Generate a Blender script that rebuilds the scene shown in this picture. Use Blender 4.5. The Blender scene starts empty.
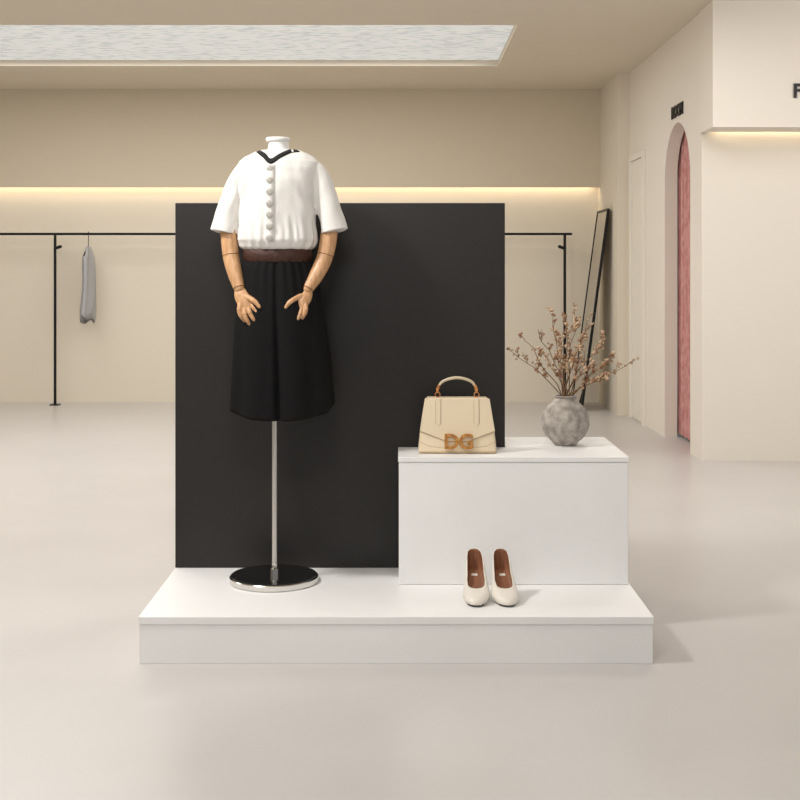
import bpy, bmesh, math, random, time
from mathutils import Vector, Matrix, noise
from mathutils.bvhtree import BVHTree
random.seed(4)
sc = bpy.context.scene
col = sc.collection
sc.view_settings.view_transform = 'Standard'

def lin(c):
    return tuple(((v/255)/12.92 if v/255 <= .04045 else (((v/255)+.055)/1.055)**2.4) for v in c)

def mat(name, c, rough=.6, metal=0, spec=.5, bump=None, var=None, emit=None, coat=0, stretch=None):
    m = bpy.data.materials.new(name); m.use_nodes = True
    nt = m.node_tree; b = nt.nodes['Principled BSDF']
    b.inputs['Base Color'].default_value = (*lin(c), 1)
    b.inputs['Roughness'].default_value = rough
    b.inputs['Metallic'].default_value = metal
    b.inputs['Specular IOR Level'].default_value = spec
    b.inputs['Coat Weight'].default_value = coat
    tc = nt.nodes.new('ShaderNodeTexCoord')
    if var:
        c2, scale, lo, hi = var
        n = nt.nodes.new('ShaderNodeTexNoise'); n.inputs['Scale'].default_value = scale
        n.inputs['Detail'].default_value = 8
        r = nt.nodes.new('ShaderNodeValToRGB')
        r.color_ramp.elements[0].position = lo; r.color_ramp.elements[1].position = hi
        r.color_ramp.elements[0].color = (*lin(c), 1); r.color_ramp.elements[1].color = (*lin(c2), 1)
        if stretch:
            mp = nt.nodes.new('ShaderNodeMapping'); mp.inputs['Scale'].default_value = stretch
            nt.links.new(tc.outputs['Object'], mp.inputs['Vector']); nt.links.new(mp.outputs['Vector'], n.inputs['Vector'])
        else:
            nt.links.new(tc.outputs['Object'], n.inputs['Vector'])
        nt.links.new(n.outputs['Fac'], r.inputs['Fac'])
        nt.links.new(r.outputs['Color'], b.inputs['Base Color'])
        if emit: nt.links.new(r.outputs['Color'], b.inputs['Emission Color'])
    elif emit:
        b.inputs['Emission Color'].default_value = (*lin(c), 1)
    if emit: b.inputs['Emission Strength'].default_value = emit
    if bump:
        scale, st = bump
        n2 = nt.nodes.new('ShaderNodeTexNoise'); n2.inputs['Scale'].default_value = scale
        n2.inputs['Detail'].default_value = 4
        bp = nt.nodes.new('ShaderNodeBump'); bp.inputs['Strength'].default_value = st
        bp.inputs['Distance'].default_value = .01
        nt.links.new(tc.outputs['Object'], n2.inputs['Vector'])
        nt.links.new(n2.outputs['Fac'], bp.inputs['Height'])
        nt.links.new(bp.outputs['Normal'], b.inputs['Normal'])
    return m

def add(name, me, mats=(), parent=None, smooth=False):
    o = bpy.data.objects.new(name, me); col.objects.link(o)
    for m in (mats if isinstance(mats, (list, tuple)) else [mats]): me.materials.append(m)
    if parent: o.parent = parent
    if smooth:
        me.polygons.foreach_set('use_smooth', [True]*len(me.polygons))
    return o

def frombm(name, bm, mats, parent=None, smooth=False, fix=True):
    if fix: bmesh.ops.recalc_face_normals(bm, faces=bm.faces)
    me = bpy.data.meshes.new(name); bm.to_mesh(me); bm.free()
    return add(name, me, mats, parent, smooth)

def bm_box(bm, x0, x1, y0, y1, z0, z1):
    vs = [bm.verts.new(p) for p in [(x0,y0,z0),(x1,y0,z0),(x1,y1,z0),(x0,y1,z0),(x0,y0,z1),(x1,y0,z1),(x1,y1,z1),(x0,y1,z1)]]
    for f in [(0,3,2,1),(4,5,6,7),(0,1,5,4),(1,2,6,5),(2,3,7,6),(3,0,4,7)]: bm.faces.new([vs[i] for i in f])

def box(name, dims, m, parent=None, bevel=0):
    bm = bmesh.new()
    for d in (dims if isinstance(dims, list) else [dims]): bm_box(bm, *d)
    o = frombm(name, bm, m, parent)
    if bevel:
        b = o.modifiers.new('bev', 'BEVEL'); b.width = bevel; b.segments = 3
    return o

def prism(name, pts, h0, h1, axis, m, parent=None, bevel=0):
    bm = bmesh.new()
    def P(p, h): return {'x': (h, p[0], p[1]), 'y': (p[0], h, p[1]), 'z': (p[0], p[1], h)}[axis]
    a = [bm.verts.new(P(p, h0)) for p in pts]; b = [bm.verts.new(P(p, h1)) for p in pts]
    n = len(pts)
    bm.faces.new(a); bm.faces.new(b[::-1])
    for i in range(n): bm.faces.new([a[i], b[i], b[(i+1) % n], a[(i+1) % n]])
    o = frombm(name, bm, m, parent)
    if bevel:
        bv = o.modifiers.new('bev', 'BEVEL'); bv.width = bevel; bv.segments = 2; bv.limit_method = 'ANGLE'
    return o

def empty(name, loc, rz=0):
    e = bpy.data.objects.new(name, None); col.objects.link(e); e.location = loc; e.rotation_euler[2] = rz
    e.empty_display_size = .1
    return e

def catmull(pts, n):
    out = []
    P = [Vector(p) for p in pts]
    P = [P[0]*2-P[1]] + P + [P[-1]*2-P[-2]]
    for i in range(1, len(P)-2):
        for k in range(n):
            t = k/n; a, b, c, d = P[i-1], P[i], P[i+1], P[i+2]
            out.append(.5*((2*b)+(c-a)*t+(2*a-5*b+4*c-d)*t*t+(3*b-a-3*c+d)*t**3))
    out.append(P[-2]); return out

def bm_tube(bm, pts, rad, seg=12, sub=4, flat=1.0, ref=Vector((0, 1, 0)), caps=True):
    rr = rad if isinstance(rad, (list, tuple)) else [rad]*len(pts)
    q = [Vector((p[0], p[1], p[2], r)) for p, r in zip(pts, rr)]
    if sub > 1: q = catmull(q, sub)
    C = [Vector(v[:3]) for v in q]; R = [max(v[3], 1e-5) for v in q]
    if caps:
        d0 = (C[0]-C[1]).normalized(); d1 = (C[-1]-C[-2]).normalized()
        pre = [(C[0]+d0*R[0]*math.sin(a), R[0]*math.cos(a)) for a in (1.45, 1.1, .6)]
        post = [(C[-1]+d1*R[-1]*math.sin(a), R[-1]*math.cos(a)) for a in (.6, 1.1, 1.45)]
        C = [p[0] for p in pre]+C+[p[0] for p in post]; R = [p[1] for p in pre]+R+[p[1] for p in post]
    rings = []
    for i, (c, r) in enumerate(zip(C, R)):
        t = (C[min(i+1, len(C)-1)]-C[max(i-1, 0)]).normalized()
        rf = ref if abs(t.dot(ref)) < .95 else Vector((1, 0, 0))
        u = t.cross(rf).normalized(); v = u.cross(t).normalized()
        rings.append([bm.verts.new(c+u*r*math.cos(a)+v*r*flat*math.sin(a)) for a in [2*math.pi*k/seg for k in range(seg)]])
    for a, b in zip(rings, rings[1:]):
        for k in range(seg): bm.faces.new([a[k], a[(k+1) % seg], b[(k+1) % seg], b[k]])
    bm.faces.new(rings[0][::-1]); bm.faces.new(rings[-1])

def tube(name, pts, rad, m, parent=None, **k):
    bm = bmesh.new(); bm_tube(bm, pts, rad, **k)
    return frombm(name, bm, m, parent, True)

def bm_rings(bm, rings, close=True):
    V = [[bm.verts.new(p) for p in r] for r in rings]; n = len(V[0])
    for a, b in zip(V, V[1:]):
        for k in range(n): bm.faces.new([a[k], a[(k+1) % n], b[(k+1) % n], b[k]])
    if close: bm.faces.new(V[0][::-1]); bm.faces.new(V[-1])

def lathe(name, prof, m, parent=None, seg=48, loc=(0, 0, 0), smooth=True, close=True):
    bm = bmesh.new()
    bm_rings(bm, [[(loc[0]+max(r, 1e-5)*math.cos(2*math.pi*k/seg), loc[1]+max(r, 1e-5)*math.sin(2*math.pi*k/seg), loc[2]+z) for k in range(seg)] for r, z in prof], close)
    o = frombm(name, bm, m, parent, smooth)
    if smooth:
        try: o.data.set_sharp_from_angle(angle=math.radians(40))
        except Exception: pass
    return o

def realize(o):
    dg = bpy.context.evaluated_depsgraph_get(); dg.update()
    me = bpy.data.meshes.new_from_object(o.evaluated_get(dg))
    o.modifiers.clear(); o.data = me; return o

def text(name, s, size, loc, rot, m, parent=None, ext=.005, off=.0, bevel=0, spacing=1):
    c = bpy.data.curves.new(name, 'FONT'); c.body = s; c.size = size; c.extrude = ext; c.offset = off
    c.bevel_depth = bevel; c.space_character = spacing
    o = bpy.data.objects.new(name, c); col.objects.link(o); o.location = loc; o.rotation_euler = rot
    if parent: o.parent = parent
    c.materials.append(m)
    return o

# ------------------------------------------------------------------ materials
M_wall = mat('wall_plaster_cream', (229, 221, 209), .85, bump=(60, .03))
M_wallb = mat('wall_plaster_beige', (223, 213, 196), .85, bump=(60, .03))
M_bulk = mat('bulkhead_beige', (208, 195, 173), .85)
M_ceil = mat('ceiling_beige', (219, 208, 190), .9)
M_floor = mat('floor_resin', (192, 188, 185), .32, spec=.5, var=((198, 194, 191), 1.2, .3, .7))
M_white = mat('lacquer_white', (243, 242, 241), .45, var=((238, 237, 236), 3, .35, .7))
M_black = mat('panel_black', (36, 33, 31), .45, spec=.4, bump=(120, .02))
M_iron = mat('black_iron', (25, 24, 24), .4, .5)
M_chrome = mat('chrome', (225, 222, 218), .15, 1)
M_gloss = mat('gloss_black', (10, 10, 11), .12, coat=.5)
M_sky = mat('skylight_marble_panel', (176, 181, 182), .5, var=((216, 218, 216), 9, .35, .65), emit=.60, stretch=(1, 3, 1))
M_text = mat('sign_black', (15, 15, 15), .5)

# ------------------------------------------------------------------ room
CZ = 3.53
box('floor', (-8, 6, -5, 14.6, -.1, 0), M_floor)
sy0, sy1, sx0, sx1 = 10.36, 12.44, -5.0, .975
box('ceiling', [(-8, sx0, -1, 14.6, CZ, CZ+.2), (sx1, 6, -1, 14.6, CZ, CZ+.2),
                (sx0, sx1, -1, sy0, CZ, CZ+.2), (sx0, sx1, sy1, 14.6, CZ, CZ+.2)], M_ceil)
box('window_1', (sx0, sx1, sy0, sy1, CZ+.06, CZ+.10), M_sky)
box('wall_back', (-8, 2.25, 14.2, 14.4, 0, CZ), M_wallb)
box('trim_1', (-8, 2.25, 14.04, 14.08, 2.43, CZ), M_bulk)
box('wall_left', (-8.2, -8, -1, 14.6, 0, CZ), M_wall)
box('wall_niche', (2.25, 2.6, 12.9, 14.4, 0, CZ), M_wallb)
dy0, dy1, spr = 10.21, 11.19, 2.27
r = (dy1-dy0)/2
pts = [(9.86, 0), (dy0, 0), (dy0, spr)]
for i in range(1, 24):
    a = math.pi-math.pi*i/24
    pts.append(((dy0+dy1)/2+r*math.cos(a), spr+r*math.sin(a)))
pts += [(dy1, spr), (dy1, 0), (12.9, 0), (12.9, CZ), (9.86, CZ)]
prism('wall_right', pts, 2.37, 2.48, 'x', M_wall)
box('wall_front_right', (2.37, 6, 9.82, 9.86, 0, CZ), M_wall)
box('trim_3', [(2.355, 6, 9.41, 9.74, 2.576, CZ), (2.355, 2.40, 9.74, 9.82, 2.576, CZ)], M_wall)
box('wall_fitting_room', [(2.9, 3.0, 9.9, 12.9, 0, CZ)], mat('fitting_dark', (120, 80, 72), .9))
bm = bmesh.new()
prev = None
for i in range(161):
    y = dy0-.1+(dy1-dy0+.2)*i/160
    x = 2.52+.020*math.sin(i*.7)+.006*math.sin(i*.37)
    a = bm.verts.new((x, y, .03)); b = bm.verts.new((x, y, 2.9))
    if prev: bm.faces.new([prev[0], a, b, prev[1]])
    prev = (a, b)
frombm('fitting_room_curtain', bm, mat('curtain_pink', (206, 154, 148), .8, var=((186, 128, 122), 40, .4, .6), stretch=(1, 1, .3)), smooth=True)
d = empty('door_1', (2.37, 12.42, 0))
M_door = mat('door_cream', (232, 226, 214), .6)
box('leaf', (-.010, -.001, -.297, .297, .02, 2.597), M_door, d)
box('casing', [(-.03, -.001, -.36, -.30, 0, 2.60), (-.03, -.001, .30, .36, 0, 2.60), (-.03, -.001, -.36, .36, 2.601, 2.66)], M_door, d)
text('wall_sign', 'ROOM', .145, (2.363, 10.88, 2.81), (math.pi/2, 0, -math.pi/2), M_text, ext=.006, off=.003)
text('wall_sign', 'FITTING', .145, (2.955, 9.402, 2.80), (math.pi/2, 0, 0), M_text, ext=.006, off=.004)

# ------------------------------------------------------------------ clothes rail
rl = empty('clothes_rail', (0, 13.88, 0))
bm = bmesh.new()
bm_tube(bm, [(-7.6, 0, 1.9), (1.90, 0, 1.9)], .014, seg=10, sub=1)
for x in (-3.83, -6.6, 1.83):
    bm_tube(bm, [(x, 0, .0), (x, 0, 1.9)], .016, seg=10, sub=1, caps=False)
    bm_box(bm, x-.05, x+.05, -.05, .05, 0, .012)
    s = 1 if x < 0 else -1
    bm_tube(bm, [(x, 0, 1.74), (x+s*.06, 0, 1.76)], .018, seg=10, sub=1)
    bm_tube(bm, [(x, 0, 1.9), (x, .15, 1.9)], .012, seg=8, sub=1, caps=False)
frombm('rail_frame', bm, M_iron, rl)
g = empty('hanging_garment', (-3.46, 13.88, 0))
tube('hanger_hook', [(0, 0, 1.74), (0, 0, 1.86), (.0, .02, 1.915), (.0, -.01, 1.925)], .004, M_iron, g, seg=6)
tube('hanger_arms', [(0, -.2, 1.66), (0, 0, 1.75), (0, .2, 1.66)], .009, M_iron, g, seg=6)
bm = bmesh.new(); rings = []
for j in range(25):
    t = j/24; z = 1.76-.80*t
    w = .016+.038*min(1, t*2.0)*(1-.25*t)+.008*math.sin(t*9)
    dd = .06+.17*min(1, t*6)
    cx = .02*math.sin(t*3)-.015*t
    rings.append([(cx+w*math.cos(a)*(1+.4*math.sin(5*a+t*3)), dd*math.sin(a), z+.05*math.cos(a+1)*t+.03*math.cos(3*a)*t) for a in [2*math.pi*k/40 for k in range(40)]])
bm_rings(bm, rings)
frombm('cloth', bm, mat('cloth_grey', (168, 168, 170), .9), g, True)

mi = empty('leaning_mirror', (0, 13.22, 0))
h = 2.16; bx, tx = 1.92, 2.21
ang = math.atan2(tx-bx, h)
M_mirror = mat('mirror_glass', (205, 200, 190), .05, 1)
fr = box('frame', [(-.014, .014, 0, .025, 0, h), (-.014, .014, .675, .70, 0, h), (-.014, .014, .026, .674, 0, .025), (-.014, .014, .026, .674, h-.025, h)], M_iron, mi)
gl = box('glass', (-.008, .008, .026, .674, .026, h-.026), M_mirror, mi)
for o in (fr, gl): o.rotation_euler[1] = ang; o.location = (bx, 0, .01)

# ------------------------------------------------------------------ display platform, pedestal, panel
pf = empty('display_platform', (0, 0, 0))
box('base', (-.993, .963, 4.760, 5.87, 0, .148), M_white, pf, .002)
box('top_slab', (-.996, .966, 4.757, 5.875, .1495, .18), M_white, pf, .002)
pe = empty('display_pedestal', (0, 0, 0))
def L(i, z0, z1, n):
    return prism(n, [(-.008+i, 5.239+i), (.960-i, 5.239+i), (.960-i, 5.87-i), (.468+i, 5.87-i), (.468+i, 5.534), (-.008+i, 5.534)], z0, z1, 'z', M_white, pe, .002)
L(.003, .181, .693, 'body'); L(0, .6945, .716, 'top_slab')
box('backdrop_panel', (-.996, .465, 5.537, 5.577, .181, 1.797), M_black, None, .003)

# ------------------------------------------------------------------ mannequin
K = 1/236
mq = empty('mannequin', (-.521, 5.30, .18))
M_shirt = mat('shirt_cotton', (228, 225, 220), .85, bump=(220, .12))
M_skirt = mat('skirt_black', (9, 9, 10), .85, spec=.25, bump=(200, .1))
M_trim = mat('collar_black', (10, 10, 11), .8)
M_wood = mat('arm_wood', (212, 168, 126), .42, var=((184, 136, 92), 30, .3, .7), stretch=(3, 3, .5))
M_gap = mat('joint_dark', (96, 60, 36), .7)
M_body = mat('mannequin_white', (222, 220, 216), .5)
M_belt = mat('belt_brown', (62, 33, 20), .65, bump=(90, .3))
lathe('base_rim', [(0.185, 0), (.188, .003), (.188, .022), (.185, .025), (.02, .026)], M_chrome, mq, 96, (-.013, 0, .001))
lathe('base_plate', [(.02, .0265), (.181, .0265), (.181, .029), (.02, .0295)], M_gloss, mq, 96, (-.013, 0, .001))
lathe('pole_collar', [(.018, .03), (.018, .055), (.0125, .06), (.0125, .075)], M_chrome, mq, 32, (-.011, 0, 0))
lathe('pole', [(.0105, .03), (.0105, .90)], mat('pole_steel', (215, 210, 204), .3, .8), mq, 32, (-.011, 0, 0))

def ell(uc, a, b, v, n=96, f=None, wc=0):
    R = []
    for k in range(n):
        t = 2*math.pi*k/n
        s = 1+(f(t) if f else 0)
        R.append((K*(uc+a*s*math.cos(t)), K*(wc+b*s*math.sin(t)), K*v))
    return R
def interp(tab, v):
    for p, q in zip(tab, tab[1:]):
        if min(p[0], q[0]) <= v <= max(p[0], q[0]):
            t = (v-p[0])/(q[0]-p[0]); t = t*t*(3-2*t)*.5+t*.5
            return [a+(b-a)*t for a, b in zip(p[1:], q[1:])]
    return list(tab[-1][1:])

# blouse
tab = [(325, .5, 31.5, 22), (331, .5, 33, 23), (335, .5, 38, 26.5), (342, 0, 41, 29.5), (360, 0, 39.5, 29), (382, 0, 39, 28), (400, 0, 41, 27), (412, 1, 42, 24), (419, 2, 40.5, 21), (424, 2.5, 35.5, 18), (428, 2.5, 27.5, 15), (431, 2, 20, 12.5), (433, 2, 14, 10.5)]
bm = bmesh.new(); rings = []
v = 325
while v <= 433.5:
    uc, a, b = interp(tab, v)
    gth = max(0, 1-abs(v-340)/26) if v > 332 else .1
    f = lambda t, g=gth, v=v: .030*g*math.sin(19*t+1.6*math.sin(3*t))+.02*math.sin(5*t+v*.03)*max(0, min(1, (405-v)/40))*(v > 332)
    rings.append(ell(uc, a, b, v, 128, f)); v += 2.0 if v > 345 else 1.5
bm_rings(bm, rings)
def sleeve(pts, rad):
    bm_tube(bm, [(K*p[0], K*p[2], K*p[1]) for p in pts], [K*r for r in rad], seg=32, sub=6, flat=.95, caps=False)
sleeve([(-22, 413, 0), (-33, 409.5, 0), (-40, 397, 0), (-45.5, 379, -1), (-50, 363, -2), (-53, 349, -3)], [9, 10, 11.2, 11.8, 12.6, 13.4])
sleeve([(26, 415, 0), (36, 411.5, 0), (43, 399, 0), (49, 381, -1), (54, 364, -2), (57, 350, -3)], [9, 10.2, 11.4, 12.2, 13.2, 14.2])
shirt = frombm('blouse', bm, M_shirt, mq, True)
rm = shirt.modifiers.new('r', 'REMESH'); rm.mode = 'VOXEL'; rm.voxel_size = .0028; rm.use_smooth_shade = True
sm = shirt.modifiers.new('s', 'SMOOTH'); sm.iterations = 2; sm.factor = .5
shirt = realize(shirt)
NV = [v.normal.copy() for v in shirt.data.vertices]
for vt, n in zip(shirt.data.vertices, NV):
    p = vt.co
    q = Vector((p.x*13, p.y*12, p.z*6))
    us = p.x/K; u = abs(us); vv = p.z/K
    nz = noise.noise(q)
    a = nz*.0065+noise.noise(q*2.1)*.0022
    a += .0030*math.sin((p.z*1.0+u*K*1.3)*62+2*nz)*math.exp(-((u-34)/12)**2)*math.exp(-((vv-385)/25)**2)
    a += .0028*math.sin(p.x*170+p.z*25+3*nz)*math.exp(-((vv-345)/14)**2)*math.exp(-(u/38)**6)
    # armhole seams
    line = (-38.5 + .05*(vv-370)) if us < 0 else (41.5 - .03*(vv-370))
    a -= .0055*math.exp(-((us-line)/1.5)**2)*max(0, min(1, (418-vv)/14))
    a *= max(0, min(1, (vv-331)/8))
    vt.co = p+n*a
sm = shirt.modifiers.new('s', 'SMOOTH'); sm.iterations = 1; sm.factor = .5
shirt = realize(shirt)
BV = [v.co.copy() for v in shirt.data.vertices]
bvh = BVHTree.FromPolygons(BV, [tuple(p.vertices) for p in shirt.data.polygons])
def front(u, v, off=.0):
    h = bvh.ray_cast(Vector((K*u, -1, K*v)), Vector((0, 1, 0)))
    y = h[0].y if h[0] else -.03
    return Vector((K*u, y-off, K*v))
def ribbon(name, path, m, th=.003):
    bm = bmesh.new(); prev = None
    for i, (p, q) in enumerate(path):
        a = bm.verts.new(p); b = bm.verts.new(q)
        if prev: bm.faces.new([prev[0], a, b, prev[1]])
        prev = (a, b)
    o = frombm(name, bm, m, mq, True)
    s = o.modifiers.new('so', 'SOLIDIFY'); s.thickness = th; s.offset = 0
    return o
path = []; ins = []
outer = [(-20.5, 429), (-13, 423), (-4.5, 416), (5.5, 422), (15, 427.3), (23.5, 429)]
inner = [(-17, 431), (-10, 426.8), (-4.5, 421.4), (4, 426.4), (13, 431), (20, 431.2)]
co = catmull([(a, b, 0) for a, b in outer], 8); ci = catmull([(a, b, 0) for a, b in inner], 8)
for p, q in zip(co, ci):
    path.append((front(p.x, p.y, .0015), front(q.x, q.y, .0015)))
    ins.append((front(q.x, q.y, .0010), front(q.x*.75, 431.8, .0012)))
ribbon('collar_band', path, M_trim)
ribbon('chest', ins[5:-6], M_body, .001)
bm = bmesh.new(); rr_ = []
for i in range(25):
    a = math.pi*i/24
    rr_.append((K*(2+18*math.cos(a)), K*(11.5*math.sin(a)), K*430.2))
bm_tube(bm, rr_, K*1.3, seg=8, sub=1)
frombm('collar_back', bm, M_trim, mq, True)
bm = bmesh.new()
for i, vv in enumerate([411, 399.5, 388, 376.5, 365.5, 354, 343]):
    c = front(-4.5, vv, .001)
    for (rr, dp) in ((3.6, .0035), (2.2, .005)):
        seg = 20
        A = [bm.verts.new(c+Vector((K*rr*math.cos(2*math.pi*k/seg), .004, K*rr*math.sin(2*math.pi*k/seg)))) for k in range(seg)]
        B = [bm.verts.new(c+Vector((K*rr*math.cos(2*math.pi*k/seg), -dp*.6, K*rr*math.sin(2*math.pi*k/seg)))) for k in range(seg)]
        C = [bm.verts.new(c+Vector((K*rr*.75*math.cos(2*math.pi*k/seg), -dp, K*rr*.75*math.sin(2*math.pi*k/seg)))) for k in range(seg)]
        for X, Y in ((A, B), (B, C)):
            for k in range(seg): bm.faces.new([X[k], X[(k+1) % seg], Y[(k+1) % seg], Y[k]])
        bm.faces.new(C)
frombm('buttons', bm, mat('button_pewter', (194, 190, 183), .3, .4), mq)
pl = [(front(-9.5, v, .0008), front(.5, v, .0008)) for v in [415-2*i for i in range(39)]]
ribbon('placket', pl, M_shirt, .0022)
bm = bmesh.new()
bm_rings(bm, [ell(1.5, a, b, v, 48) for v, a, b in [(415, 17, 13), (424, 15, 12), (429, 12.5, 10.5), (433, 10.8, 9.8), (438, 10, 9.2), (440, 10.3, 9.4)]])
bm_rings(bm, [ell(.8, a, b, v, 48) for v, a, b in [(439.6, 10.8, 9.6), (440.4, 12, 10.8), (443, 12, 10.8), (444, 11, 10)]])
frombm('neck', bm, mat('neck_white', (232, 230, 227), .5), mq, True)

bm = bmesh.new()
bm_rings(bm, [ell(.5, a, b, v, 96, lambda t: .006*math.sin(50*t)) for v, a, b in [(319, 32.5, 23), (320, 34, 24), (326, 34.5, 24.5), (332, 34.5, 24.5), (333, 32, 22)]])
frombm('belt', bm, M_belt, mq, True)
tab2 = [(323, .5, 33, 23), (312, .5, 37.5, 25), (295, 1, 41, 27), (270, 2, 44.5, 30), (240, 3, 48, 32), (205, 4, 50.5, 34), (170, 4.5, 52.5, 36)]
bm = bmesh.new(); rings = []
N = 200
for j in range(60):
    s = j/59; R = []
    for k in range(N):
        t = 2*math.pi*k/N
        hem = 178-14*max(0, -math.sin(t))**.9-7*max(0, math.sin(t))
        v = 323+(hem-323)*s
        uc, a, b = interp(tab2, 323-153*s)
        pleat = (.014+.032*s)*math.sin(9*t+.8*math.sin(2*t)+.7)+.03*max(0, 1-s*3)*math.sin(26*t)
        dc = (t-1.5*math.pi)
        pleat -= .20*(.3+.7*s)*math.exp(-(dc/.06)**2)
        R.append((K*(uc+a*(1+pleat*.5)*math.cos(t)), K*b*(1+pleat)*math.sin(t), K*v))
    rings.append(R)
bm_rings(bm, rings, False)
sk = frombm('skirt', bm, M_skirt, mq, True)
s = sk.modifiers.new('so', 'SOLIDIFY'); s.thickness = .003

def hand_arm(name, arm, rad, palm, fingers, thumb):
    bm = bmesh.new()
    W0 = Vector(palm[0]); HS = 1.12
    P = lambda p: (K*p[0], K*p[2], K*p[1])
    def Q(p):
        p = W0+(Vector(p)-W0)*HS
        return (K*p[0], K*p[2], K*p[1])
    bm_tube(bm, [P(p) for p in arm], [K*r for r in rad], seg=20, sub=5)
    bm_tube(bm, [Q(p) for p in palm], [K*4.6, K*7.0, K*7.5, K*6.2], seg=20, sub=5, flat=.55)
    for f in fingers: bm_tube(bm, [Q(p) for p in f], [K*2.6, K*2.4, K*2.1, K*1.6], seg=10, sub=4)
    bm_tube(bm, [Q(p) for p in thumb], [K*3.4, K*3.0, K*2.5, K*1.8], seg=10, sub=4)
    o = frombm(name, bm, M_wood, mq, True)
    rm = o.modifiers.new('r', 'REMESH'); rm.mode = 'VOXEL'; rm.voxel_size = .0014; rm.use_smooth_shade = True
    sm = o.modifiers.new('s', 'SMOOTH'); sm.iterations = 2; sm.factor = .5
    bm = bmesh.new()
    def ring(c, d, r, th):
        d = Vector(d).normalized(); u = d.cross(Vector((0, 1, 0))).normalized(); w = u.cross(d)
        n = 28; pts = [Vector(c)+u*r*math.cos(2*math.pi*k/n)+w*r*math.sin(2*math.pi*k/n) for k in range(n)]
        V = [[bm.verts.new(p+(p-Vector(c)).normalized()*th*math.cos(a)+d*th*math.sin(a)) for a in (0, 1.57, 3.14, 4.71)] for p in pts]
        for i in range(n):
            for k in range(4): bm.faces.new([V[i][k], V[(i+1) % n][k], V[(i+1) % n][(k+1) % 4], V[i][(k+1) % 4]])
    A = [Vector(P(p)) for p in arm]
    ring(A[2], A[3]-A[1], K*(rad[2]*1.0), .0014)
    ring(A[-1], A[-1]-A[-2], K*(rad[-1]*1.0), .0016)
    for f in fingers:
        F = [Vector(Q(p)) for p in f]
        ring(F[1], F[2]-F[0], K*2.35, .0006); ring(F[2], F[3]-F[1], K*2.05, .0006)
    frombm(name+'_joints', bm, M_gap, mq, True)

hand_arm('arm_a',
    [(-49, 375, 0), (-48, 350, -2), (-45.5, 326, -6), (-41, 309, -11), (-36, 294, -16)], [8.6, 8.6, 8.2, 7.5, 5.8],
    [(-36, 294, -16), (-34, 288, -18), (-31, 282, -20), (-29, 277.5, -21)],
    [[(-34.5, 280, -21), (-35, 274, -23), (-33, 268.5, -23), (-30.5, 265, -21)],
     [(-31, 278, -21), (-30, 270.5, -24), (-27, 264, -24), (-24, 260.5, -21.5)],
     [(-27.5, 278, -21), (-25, 271, -24.5), (-21, 265.5, -24.5), (-17.5, 262, -22)],
     [(-25, 281, -21), (-21, 275, -24), (-16, 270, -24), (-12.5, 267.5, -22)]],
    [(-31, 287, -19), (-25.5, 284.5, -23), (-20.5, 281.5, -26), (-17, 277.5, -27)])
hand_arm('arm_b',
    [(53, 375, 0), (52.5, 350, -2), (48.5, 326, -6), (41, 308, -11), (32, 293, -16)], [8.6, 8.6, 8.2, 7.5, 5.8],
    [(32, 293, -16), (30, 287, -18), (26.5, 281.5, -20), (24.5, 277, -21)],
    [[(30, 280, -21), (30.5, 274, -23), (28, 268.5, -23), (25, 264.5, -21)],
     [(27, 278, -21), (25.5, 270.5, -24), (22, 264.5, -24), (18.5, 261, -21.5)],
     [(23.5, 278, -21), (21, 271, -24.5), (16.5, 265.5, -24.5), (13, 263, -22)],
     [(20.5, 281, -21), (17, 275.5, -24), (12.5, 270.5, -24), (9.5, 268.5, -22)]],
    [(27, 287, -19), (21.5, 284.5, -23), (16.5, 281, -26), (13.5, 277, -27)])

# ------------------------------------------------------------------ handbag
hb = empty('handbag', (.246, 5.40, .717), 0)
M_bag = mat('bag_leather', (229, 211, 181), .42, bump=(150, .05))
M_bag2 = mat('bag_edge', (190, 162, 122), .5)
M_gold = mat('antique_gold', (224, 168, 88), .25, .85)
M_tort = mat('tortoise_brown', (150, 82, 38), .3, var=((206, 140, 72), 60, .4, .6), coat=.5)
H = .228
def yf(z): return -.065+.032*z/H
bm = bmesh.new()
def ringb(z):
    w = .168-.030*z/H+.003*math.sin(math.pi*z/H); d_ = -yf(z); out = []
    rr = .012
    for cx, cy, a0 in ((w-rr, d_-rr, 0), (-w+rr, d_-rr, 90), (-w+rr, -d_+rr, 180), (w-rr, -d_+rr, 270)):
        for k in range(5):
            a = math.radians(a0+k*22.5); out.append((cx+rr*math.cos(a), cy+rr*math.sin(a), z))
    return out
bm_rings(bm, [ringb(.004+(H-.004)*i/10) for i in range(0, 11)])
bo = frombm('body', bm, M_bag, hb, True); bo.data.set_sharp_from_angle(angle=math.radians(40))
bv = bo.modifiers.new('b', 'BEVEL'); bv.width = .005; bv.segments = 3; bv.limit_method = 'ANGLE'
def plate(name, pts, off, th, m):
    bm = bmesh.new()
    a = [bm.verts.new((x, yf(z)-off, z)) for x, z in pts]; b = [bm.verts.new((x, yf(z)-off-th, z)) for x, z in pts]
    n = len(pts); bm.faces.new(a); bm.faces.new(b[::-1])
    for i in range(n): bm.faces.new([a[i], b[i], b[(i+1) % n], a[(i+1) % n]])
    o = frombm(name, bm, m, hb); q = o.modifiers.new('b', 'BEVEL'); q.width = .0015; q.segments = 2
    return o
def piping(name, pts, m=M_bag2, r=.0016, off=.0):
    return tube(name, [(x, yf(z)-off, z) for x, z in pts], r, m, hb, seg=6, sub=1)
plate('flap', [(-.138, H+.003), (.138, H+.003), (.160, .095), (.045, .052), (-.045, .052), (-.160, .095)], .0, .006, M_bag)
piping('flap_edge', [(-.160, .094), (-.045, .051), (.045, .051), (.160, .094)], M_bag2, .0016, .003)
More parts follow.
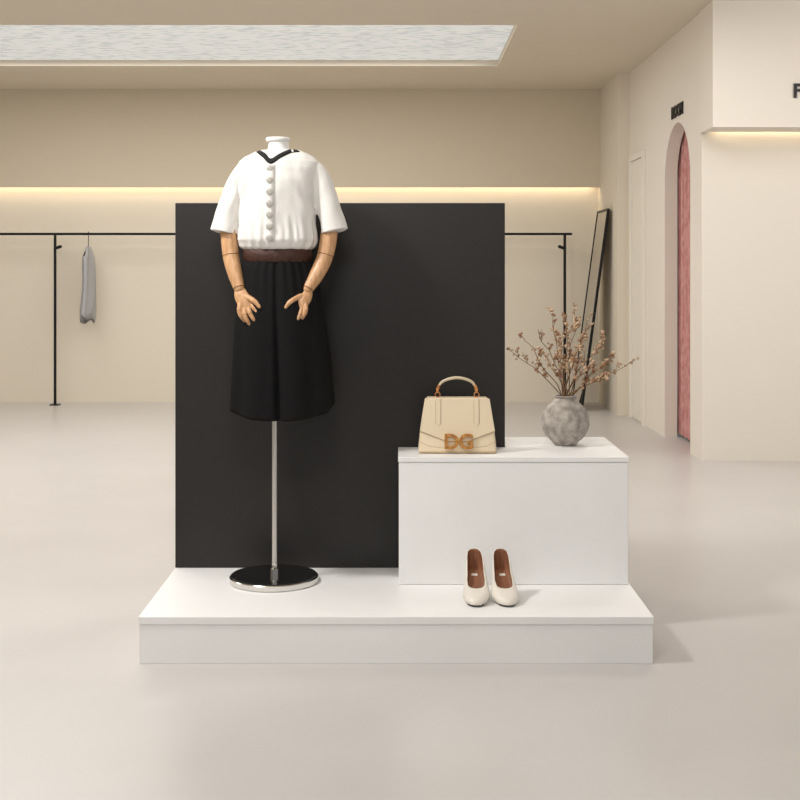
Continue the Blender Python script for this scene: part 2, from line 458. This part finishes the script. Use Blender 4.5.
for s_ in (-1, 1):
    plate('handle_strap', [(s_*.082-.010, H+.004), (s_*.082+.010, H+.004), (s_*.082+.010, .125), (s_*.082, .115), (s_*.082-.010, .125)], .006, .0025, M_bag)
    piping('strap_stitch_in', [(s_*.071, H), (s_*.071, .125)], M_bag2, .0009, .0065)
    piping('strap_stitch_out', [(s_*.093, H), (s_*.093, .125)], M_bag2, .0009, .0065)
    piping('front_crease', [(s_*.165, .050), (s_*.120, .030), (s_*.05, .022)], M_bag2, .0010, .0)
box('top_closure', (-.13, .13, -.034, .034, H-.002, H+.006), M_bag, hb, .004)
box('base_piping', [(-.166, .166, -.0675, -.063, .002, .007)], M_bag2, hb, .001)
tube('handle', [(-.078, -.005, .283), (-.064, -.005, .300), (-.034, -.005, .313), (0, -.005, .318), (.034, -.005, .313), (.064, -.005, .300), (.078, -.005, .283)], [.005, .006, .0064, .0066, .0064, .006, .005], mat('handle_leather', (206, 190, 162), .5), hb, seg=12)
bm = bmesh.new()
for s_ in (-1, 1):
    bm_tube(bm, [(s_*.077, -.005, .284), (s_*.083, -.005, .272), (s_*.084, -.008, .258)], [.006, .007, .006], seg=12)
    for k in range(12):
        a, b = 2*math.pi*k/12, 2*math.pi*(k+1)/12
        bm_tube(bm, [(s_*.084+.011*math.cos(a), -.012, .246+.010*math.sin(a)), (s_*.084+.011*math.cos(b), -.012, .246+.010*math.sin(b))], .0022, seg=6, sub=1)
frombm('handle_fittings', bm, M_tort, hb, True)
text('clasp_letter_a', 'D', .088, (-.060, -.074, .022), (math.pi/2-.1, 0, 0), M_gold, hb, .004, .0026)
text('clasp_letter_b', 'G', .088, (.004, -.074, .022), (math.pi/2-.1, 0, 0), M_gold, hb, .004, .0026)
text('clasp_inlay_a', 'D', .088, (-.060, -.0785, .022), (math.pi/2-.1, 0, 0), M_tort, hb, .001, -.0014)
text('clasp_inlay_b', 'G', .088, (.004, -.0785, .022), (math.pi/2-.1, 0, 0), M_tort, hb, .001, -.0014)
box('clasp_link', (-.014, .010, -.078, -.070, .050, .056), M_gold, hb, .001)

# ------------------------------------------------------------------ vase with dried branches
va = empty('stone_vase', (.74, 5.60, .717))
M_stone = mat('vase_stone', (140, 132, 124), .8, var=((186, 178, 169), 30, .35, .65), bump=(40, .5))
prof = [(.035, 0), (.05, .002)]
for i in range(1, 18):
    a = -math.pi/2+.5+(math.pi-1.02)*i/17
    prof.append((.108*math.cos(a), .104+.105*math.sin(a)))
prof += [(.050, .202), (.046, .209), (.051, .216), (.054, .219), (.052, .222), (.045, .221), (.040, .207), (.04, .19)]
lathe('vessel', prof, M_stone, va, 64, close=True)
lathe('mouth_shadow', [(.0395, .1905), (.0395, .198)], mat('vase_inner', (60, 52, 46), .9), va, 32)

br = empty('dried_branches', (.74, 5.60, .717))
SV, SF = [], []
tb = bmesh.new(); bmesh.ops.create_icosphere(tb, subdivisions=1, radius=1)
TV = [v.co.copy() for v in tb.verts]; TF = [[v.index for v in f.verts] for f in tb.faces]; tb.free()
FV, FF = [], []
def stick(pts, rad, seg=4):
    C = catmull(pts, 2); n = len(C); b0 = len(SV)
    for i, c in enumerate(C):
        t = (C[min(i+1, n-1)]-C[max(i-1, 0)]).normalized(); u = t.cross(Vector((.1, 1, .05))).normalized(); w = u.cross(t)
        r = rad*(1-.6*i/n)
        for k in range(seg):
            a = 2*math.pi*k/seg; SV.append(c+u*r*math.cos(a)+w*r*math.sin(a))
    for i in range(n-1):
        for k in range(seg):
            SF.append([b0+i*seg+k, b0+i*seg+(k+1) % seg, b0+(i+1)*seg+(k+1) % seg, b0+(i+1)*seg+k])
def blossom(c, r):
    m3 = Matrix.Rotation(random.uniform(0, 3), 3, Vector((random.random(), random.random(), 1)).normalized()) @ Matrix.Diagonal((r, r*random.uniform(.7, 1.1), r*random.uniform(.7, 1.4)))
    b0 = len(FV)
    for t in TV: FV.append(c+m3 @ t)
    for f in TF: FF.append([b0+i for i in f])
def branch(p0, tip, r, depth, dense=1.0):
    p0 = Vector(p0); tip = Vector(tip); dd = tip-p0; L_ = dd.length
    pts = []
    for i in range(6):
        t = i/5
        pts.append(p0+dd*t+Vector((random.uniform(-1, 1), random.uniform(-1, 1), random.uniform(-.6, .6)))*L_*.035*(0 if i == 0 else 1)+Vector((0, 0, 1))*L_*.08*math.sin(math.pi*t))
    stick(pts, r)
    for i in range(1 if depth else 2, 6):
        p = pts[i]
        if depth == 0 and random.random() < .85:
            for q in range(random.choice((1, 2))):
                a = dd.normalized()+Vector((random.uniform(-1, 1), random.uniform(-.8, .8), random.uniform(-.3, .8)))*.7
                branch(p, p+a.normalized()*random.uniform(.03, .07), r*.6, 1, dense)
        if random.random() < .66*dense:
            for q in range(random.choice((1, 2, 3))):
                blossom(p+Vector([random.uniform(-.009, .009) for _ in range(3)]), random.uniform(.004, .009))
tips = [(-.19, .27, .5), (-.21, .19, .5), (-.12, .31, .6), (-.07, .38, .7), (-.02, .27, 1), (.01, .33, 1), (.05, .38, 1), (.09, .30, 1), (.12, .35, .8), (.05, .22, 1),
        (.16, .24, .9), (.22, .17, .8), (.28, .14, .7), (.17, .10, 1), (-.10, .20, .8), (.11, .15, 1)]
for i, (x, z, dn) in enumerate(tips):
    branch((random.uniform(-.02, .02), random.uniform(-.02, .02), .20), (x, random.uniform(-.12, .12), .20+z), .0026, 0, dn)
me = bpy.data.meshes.new('stems'); me.from_pydata(SV, [], SF)
add('stems', me, mat('stem_brown', (122, 92, 62), .8), br, True)
me = bpy.data.meshes.new('blossoms'); me.from_pydata(FV, [], FF)
add('blossoms', me, mat('blossom_dry', (206, 178, 148), .85, var=((150, 110, 80), 30, .4, .6)), br, True)

# ------------------------------------------------------------------ high-heel pumps
M_pump = mat('pump_leather', (232, 225, 214), .35, coat=.2)
M_in = mat('pump_lining', (140, 90, 62), .6)
M_sole = mat('pump_sole', (40, 28, 22), .5)
def itp(tab, t):
    for (a, va_), (b, vb) in zip(tab, tab[1:]):
        if a <= t <= b:
            s = (t-a)/(b-a); s = s*s*(3-2*s)*.4+s*.6
            return va_+(vb-va_)*s
    return tab[-1][1]
W = [(0, .003), (.015, .014), (.06, .029), (.15, .045), (.30, .055), (.45, .050), (.62, .043), (.80, .039), (.92, .033), (.98, .020), (1, .0001)]
ZS = [(0, .010), (.05, .005), (.15, .003), (.32, .004), (.45, .022), (.6, .052), (.75, .080), (.86, .092), (1, .095)]
HT = [(0, .006), (.03, .022), (.1, .036), (.2, .048), (.32, .056), (.42, .056), (.6, .052), (.8, .066), (1, .085)]
AA = [(0, math.pi), (.29, math.pi), (.32, 2.8), (.38, 2.55), (.5, 2.4), (.65, 2.3), (1, 2.05)]
def pump(loc, rz, side):
    e = empty('high_heel_pump', loc, rz)
    LN = .235; n = 64; ma = 30
    bm = bmesh.new(); R = []
    for i in range(n+1):
        t = .5-.5*math.cos(math.pi*i/n)
        w, zs, hh, A = itp(W, t), itp(ZS, t), itp(HT, t), itp(AA, t)
        row = []
        for k in range(ma+1):
            a = -A+2*A*k/ma
            q = (1-math.cos(a))/(1-math.cos(A))
            x = w*math.copysign(abs(math.sin(a))**.75, math.sin(a))
            row.append(bm.verts.new((x+side*.004*math.sin(math.pi*t), LN*t, zs+hh*q**1.1)))
        R.append(row)
    for a, b in zip(R, R[1:]):
        for k in range(ma): bm.faces.new([a[k], a[k+1], b[k+1], b[k]])
    bmesh.ops.remove_doubles(bm, verts=bm.verts, dist=.0003)
    bmesh.ops.recalc_face_normals(bm, faces=bm.faces)
    f0 = min(bm.faces, key=lambda f: f.calc_center_median().z)
    if f0.normal.z > 0: bmesh.ops.reverse_faces(bm, faces=bm.faces)
    o = frombm('upper', bm, [M_pump, M_in], e, True, fix=False)
    s = o.modifiers.new('so', 'SOLIDIFY'); s.thickness = .0038; s.offset = -1; s.material_offset = 1; s.material_offset_rim = 0
    bm = bmesh.new(); prev = None
    for i in range(30):
        t = .2+.74*i/29; w = itp(W, t)*.68; z = itp(ZS, t)+.008
        a = bm.verts.new((-w, LN*t, z)); b = bm.verts.new((w, LN*t, z))
        if prev: bm.faces.new([prev[0], prev[1], b, a])
        prev = (a, b)
    frombm('insole', bm, M_in, e, True)
    bm = bmesh.new(); prev = None
    for i in range(5):
        t = .72+.05*i/4; z = itp(ZS, t)+.0088
        a = bm.verts.new((-.012, LN*t, z)); b = bm.verts.new((.012, LN*t, z))
        if prev: bm.faces.new([prev[0], prev[1], b, a])
        prev = (a, b)
    frombm('insole_label', bm, M_pump, e)
    bm = bmesh.new(); rr = []
    for i in range(40):
        t = .03+.94*i/39; w = itp(W, t)*.66; z = itp(ZS, t)
        rr.append([(x, LN*t, zz) for x, zz in ((-w, z+.003), (w, z+.003), (w, max(0.0005, z-.002)), (-w, max(.0005, z-.002)))])
    bm_rings(bm, rr); frombm('sole', bm, M_sole, e)
    tube('heel', [(0, LN*.90, .094), (0, LN*.93, .07), (0, LN*.945, .035), (0, LN*.95, .006)], [.024, .012, .0066, .005], M_pump, e, seg=14, caps=False)
    lathe('heel_tip', [(.005, 0), (.0052, .006)], M_sole, e, 14, (0, LN*.95, .0005))
pump((.298, 4.883, .1805), math.radians(-1), 1)
pump((.426, 4.883, .1805), math.radians(4), -1)

# ------------------------------------------------------------------ lights
def area(name, loc, size, power, c=(1, .985, .96), target=None, sy=None):
    l = bpy.data.lights.new(name, 'AREA'); l.energy = power; l.size = size; l.color = c
    if sy: l.shape = 'RECTANGLE'; l.size_y = sy
    o = bpy.data.objects.new(name, l); col.objects.link(o); o.location = loc
    if target: o.rotation_euler = (Vector(target)-Vector(loc)).to_track_quat('-Z', 'Y').to_euler()
    return o
area('ceiling_light', (-2.0, 4.3, 3.42), .45, 84, target=(-.2, 5.6, .3))
area('ceiling_light', (-.4, 2.4, 3.42), 1.0, 62, target=(0, 5.4, .3))
area('ceiling_light', (-3.5, 8.3, 3.46), 3.0, 112)
area('ceiling_light', (1.6, 7.6, 3.46), 1.6, 52)
area('skylight_light', (-2.0, 11.4, 3.57), 5.6, 92, (1, .99, .97), sy=1.9)
area('ceiling_light', (4.6, 7.0, 3.46), 1.2, 60, target=(4.4, 9.8, 1.3))
area('cove_light', (-2.9, 14.14, 2.475), 10.2, 15, (1, .83, .58), sy=.05)
area('cove_light', (4.2, 9.78, 2.62), 3.5, 3.0, (1, .83, .58), sy=.04)
w = bpy.data.worlds.new('World'); sc.world = w; w.use_nodes = True
w.node_tree.nodes['Background'].inputs[0].default_value = (1, .99, .98, 1)
w.node_tree.nodes['Background'].inputs[1].default_value = .5

# ------------------------------------------------------------------ camera
cam = bpy.data.cameras.new('camera'); cam.lens = 1250/800*36; cam.sensor_width = 36
cam.shift_y = -130/800
co_ = bpy.data.objects.new('camera', cam); col.objects.link(co_)
co_.location = (0, 0, 1.5); co_.rotation_euler = (math.pi/2, 0, 0)
sc.camera = co_
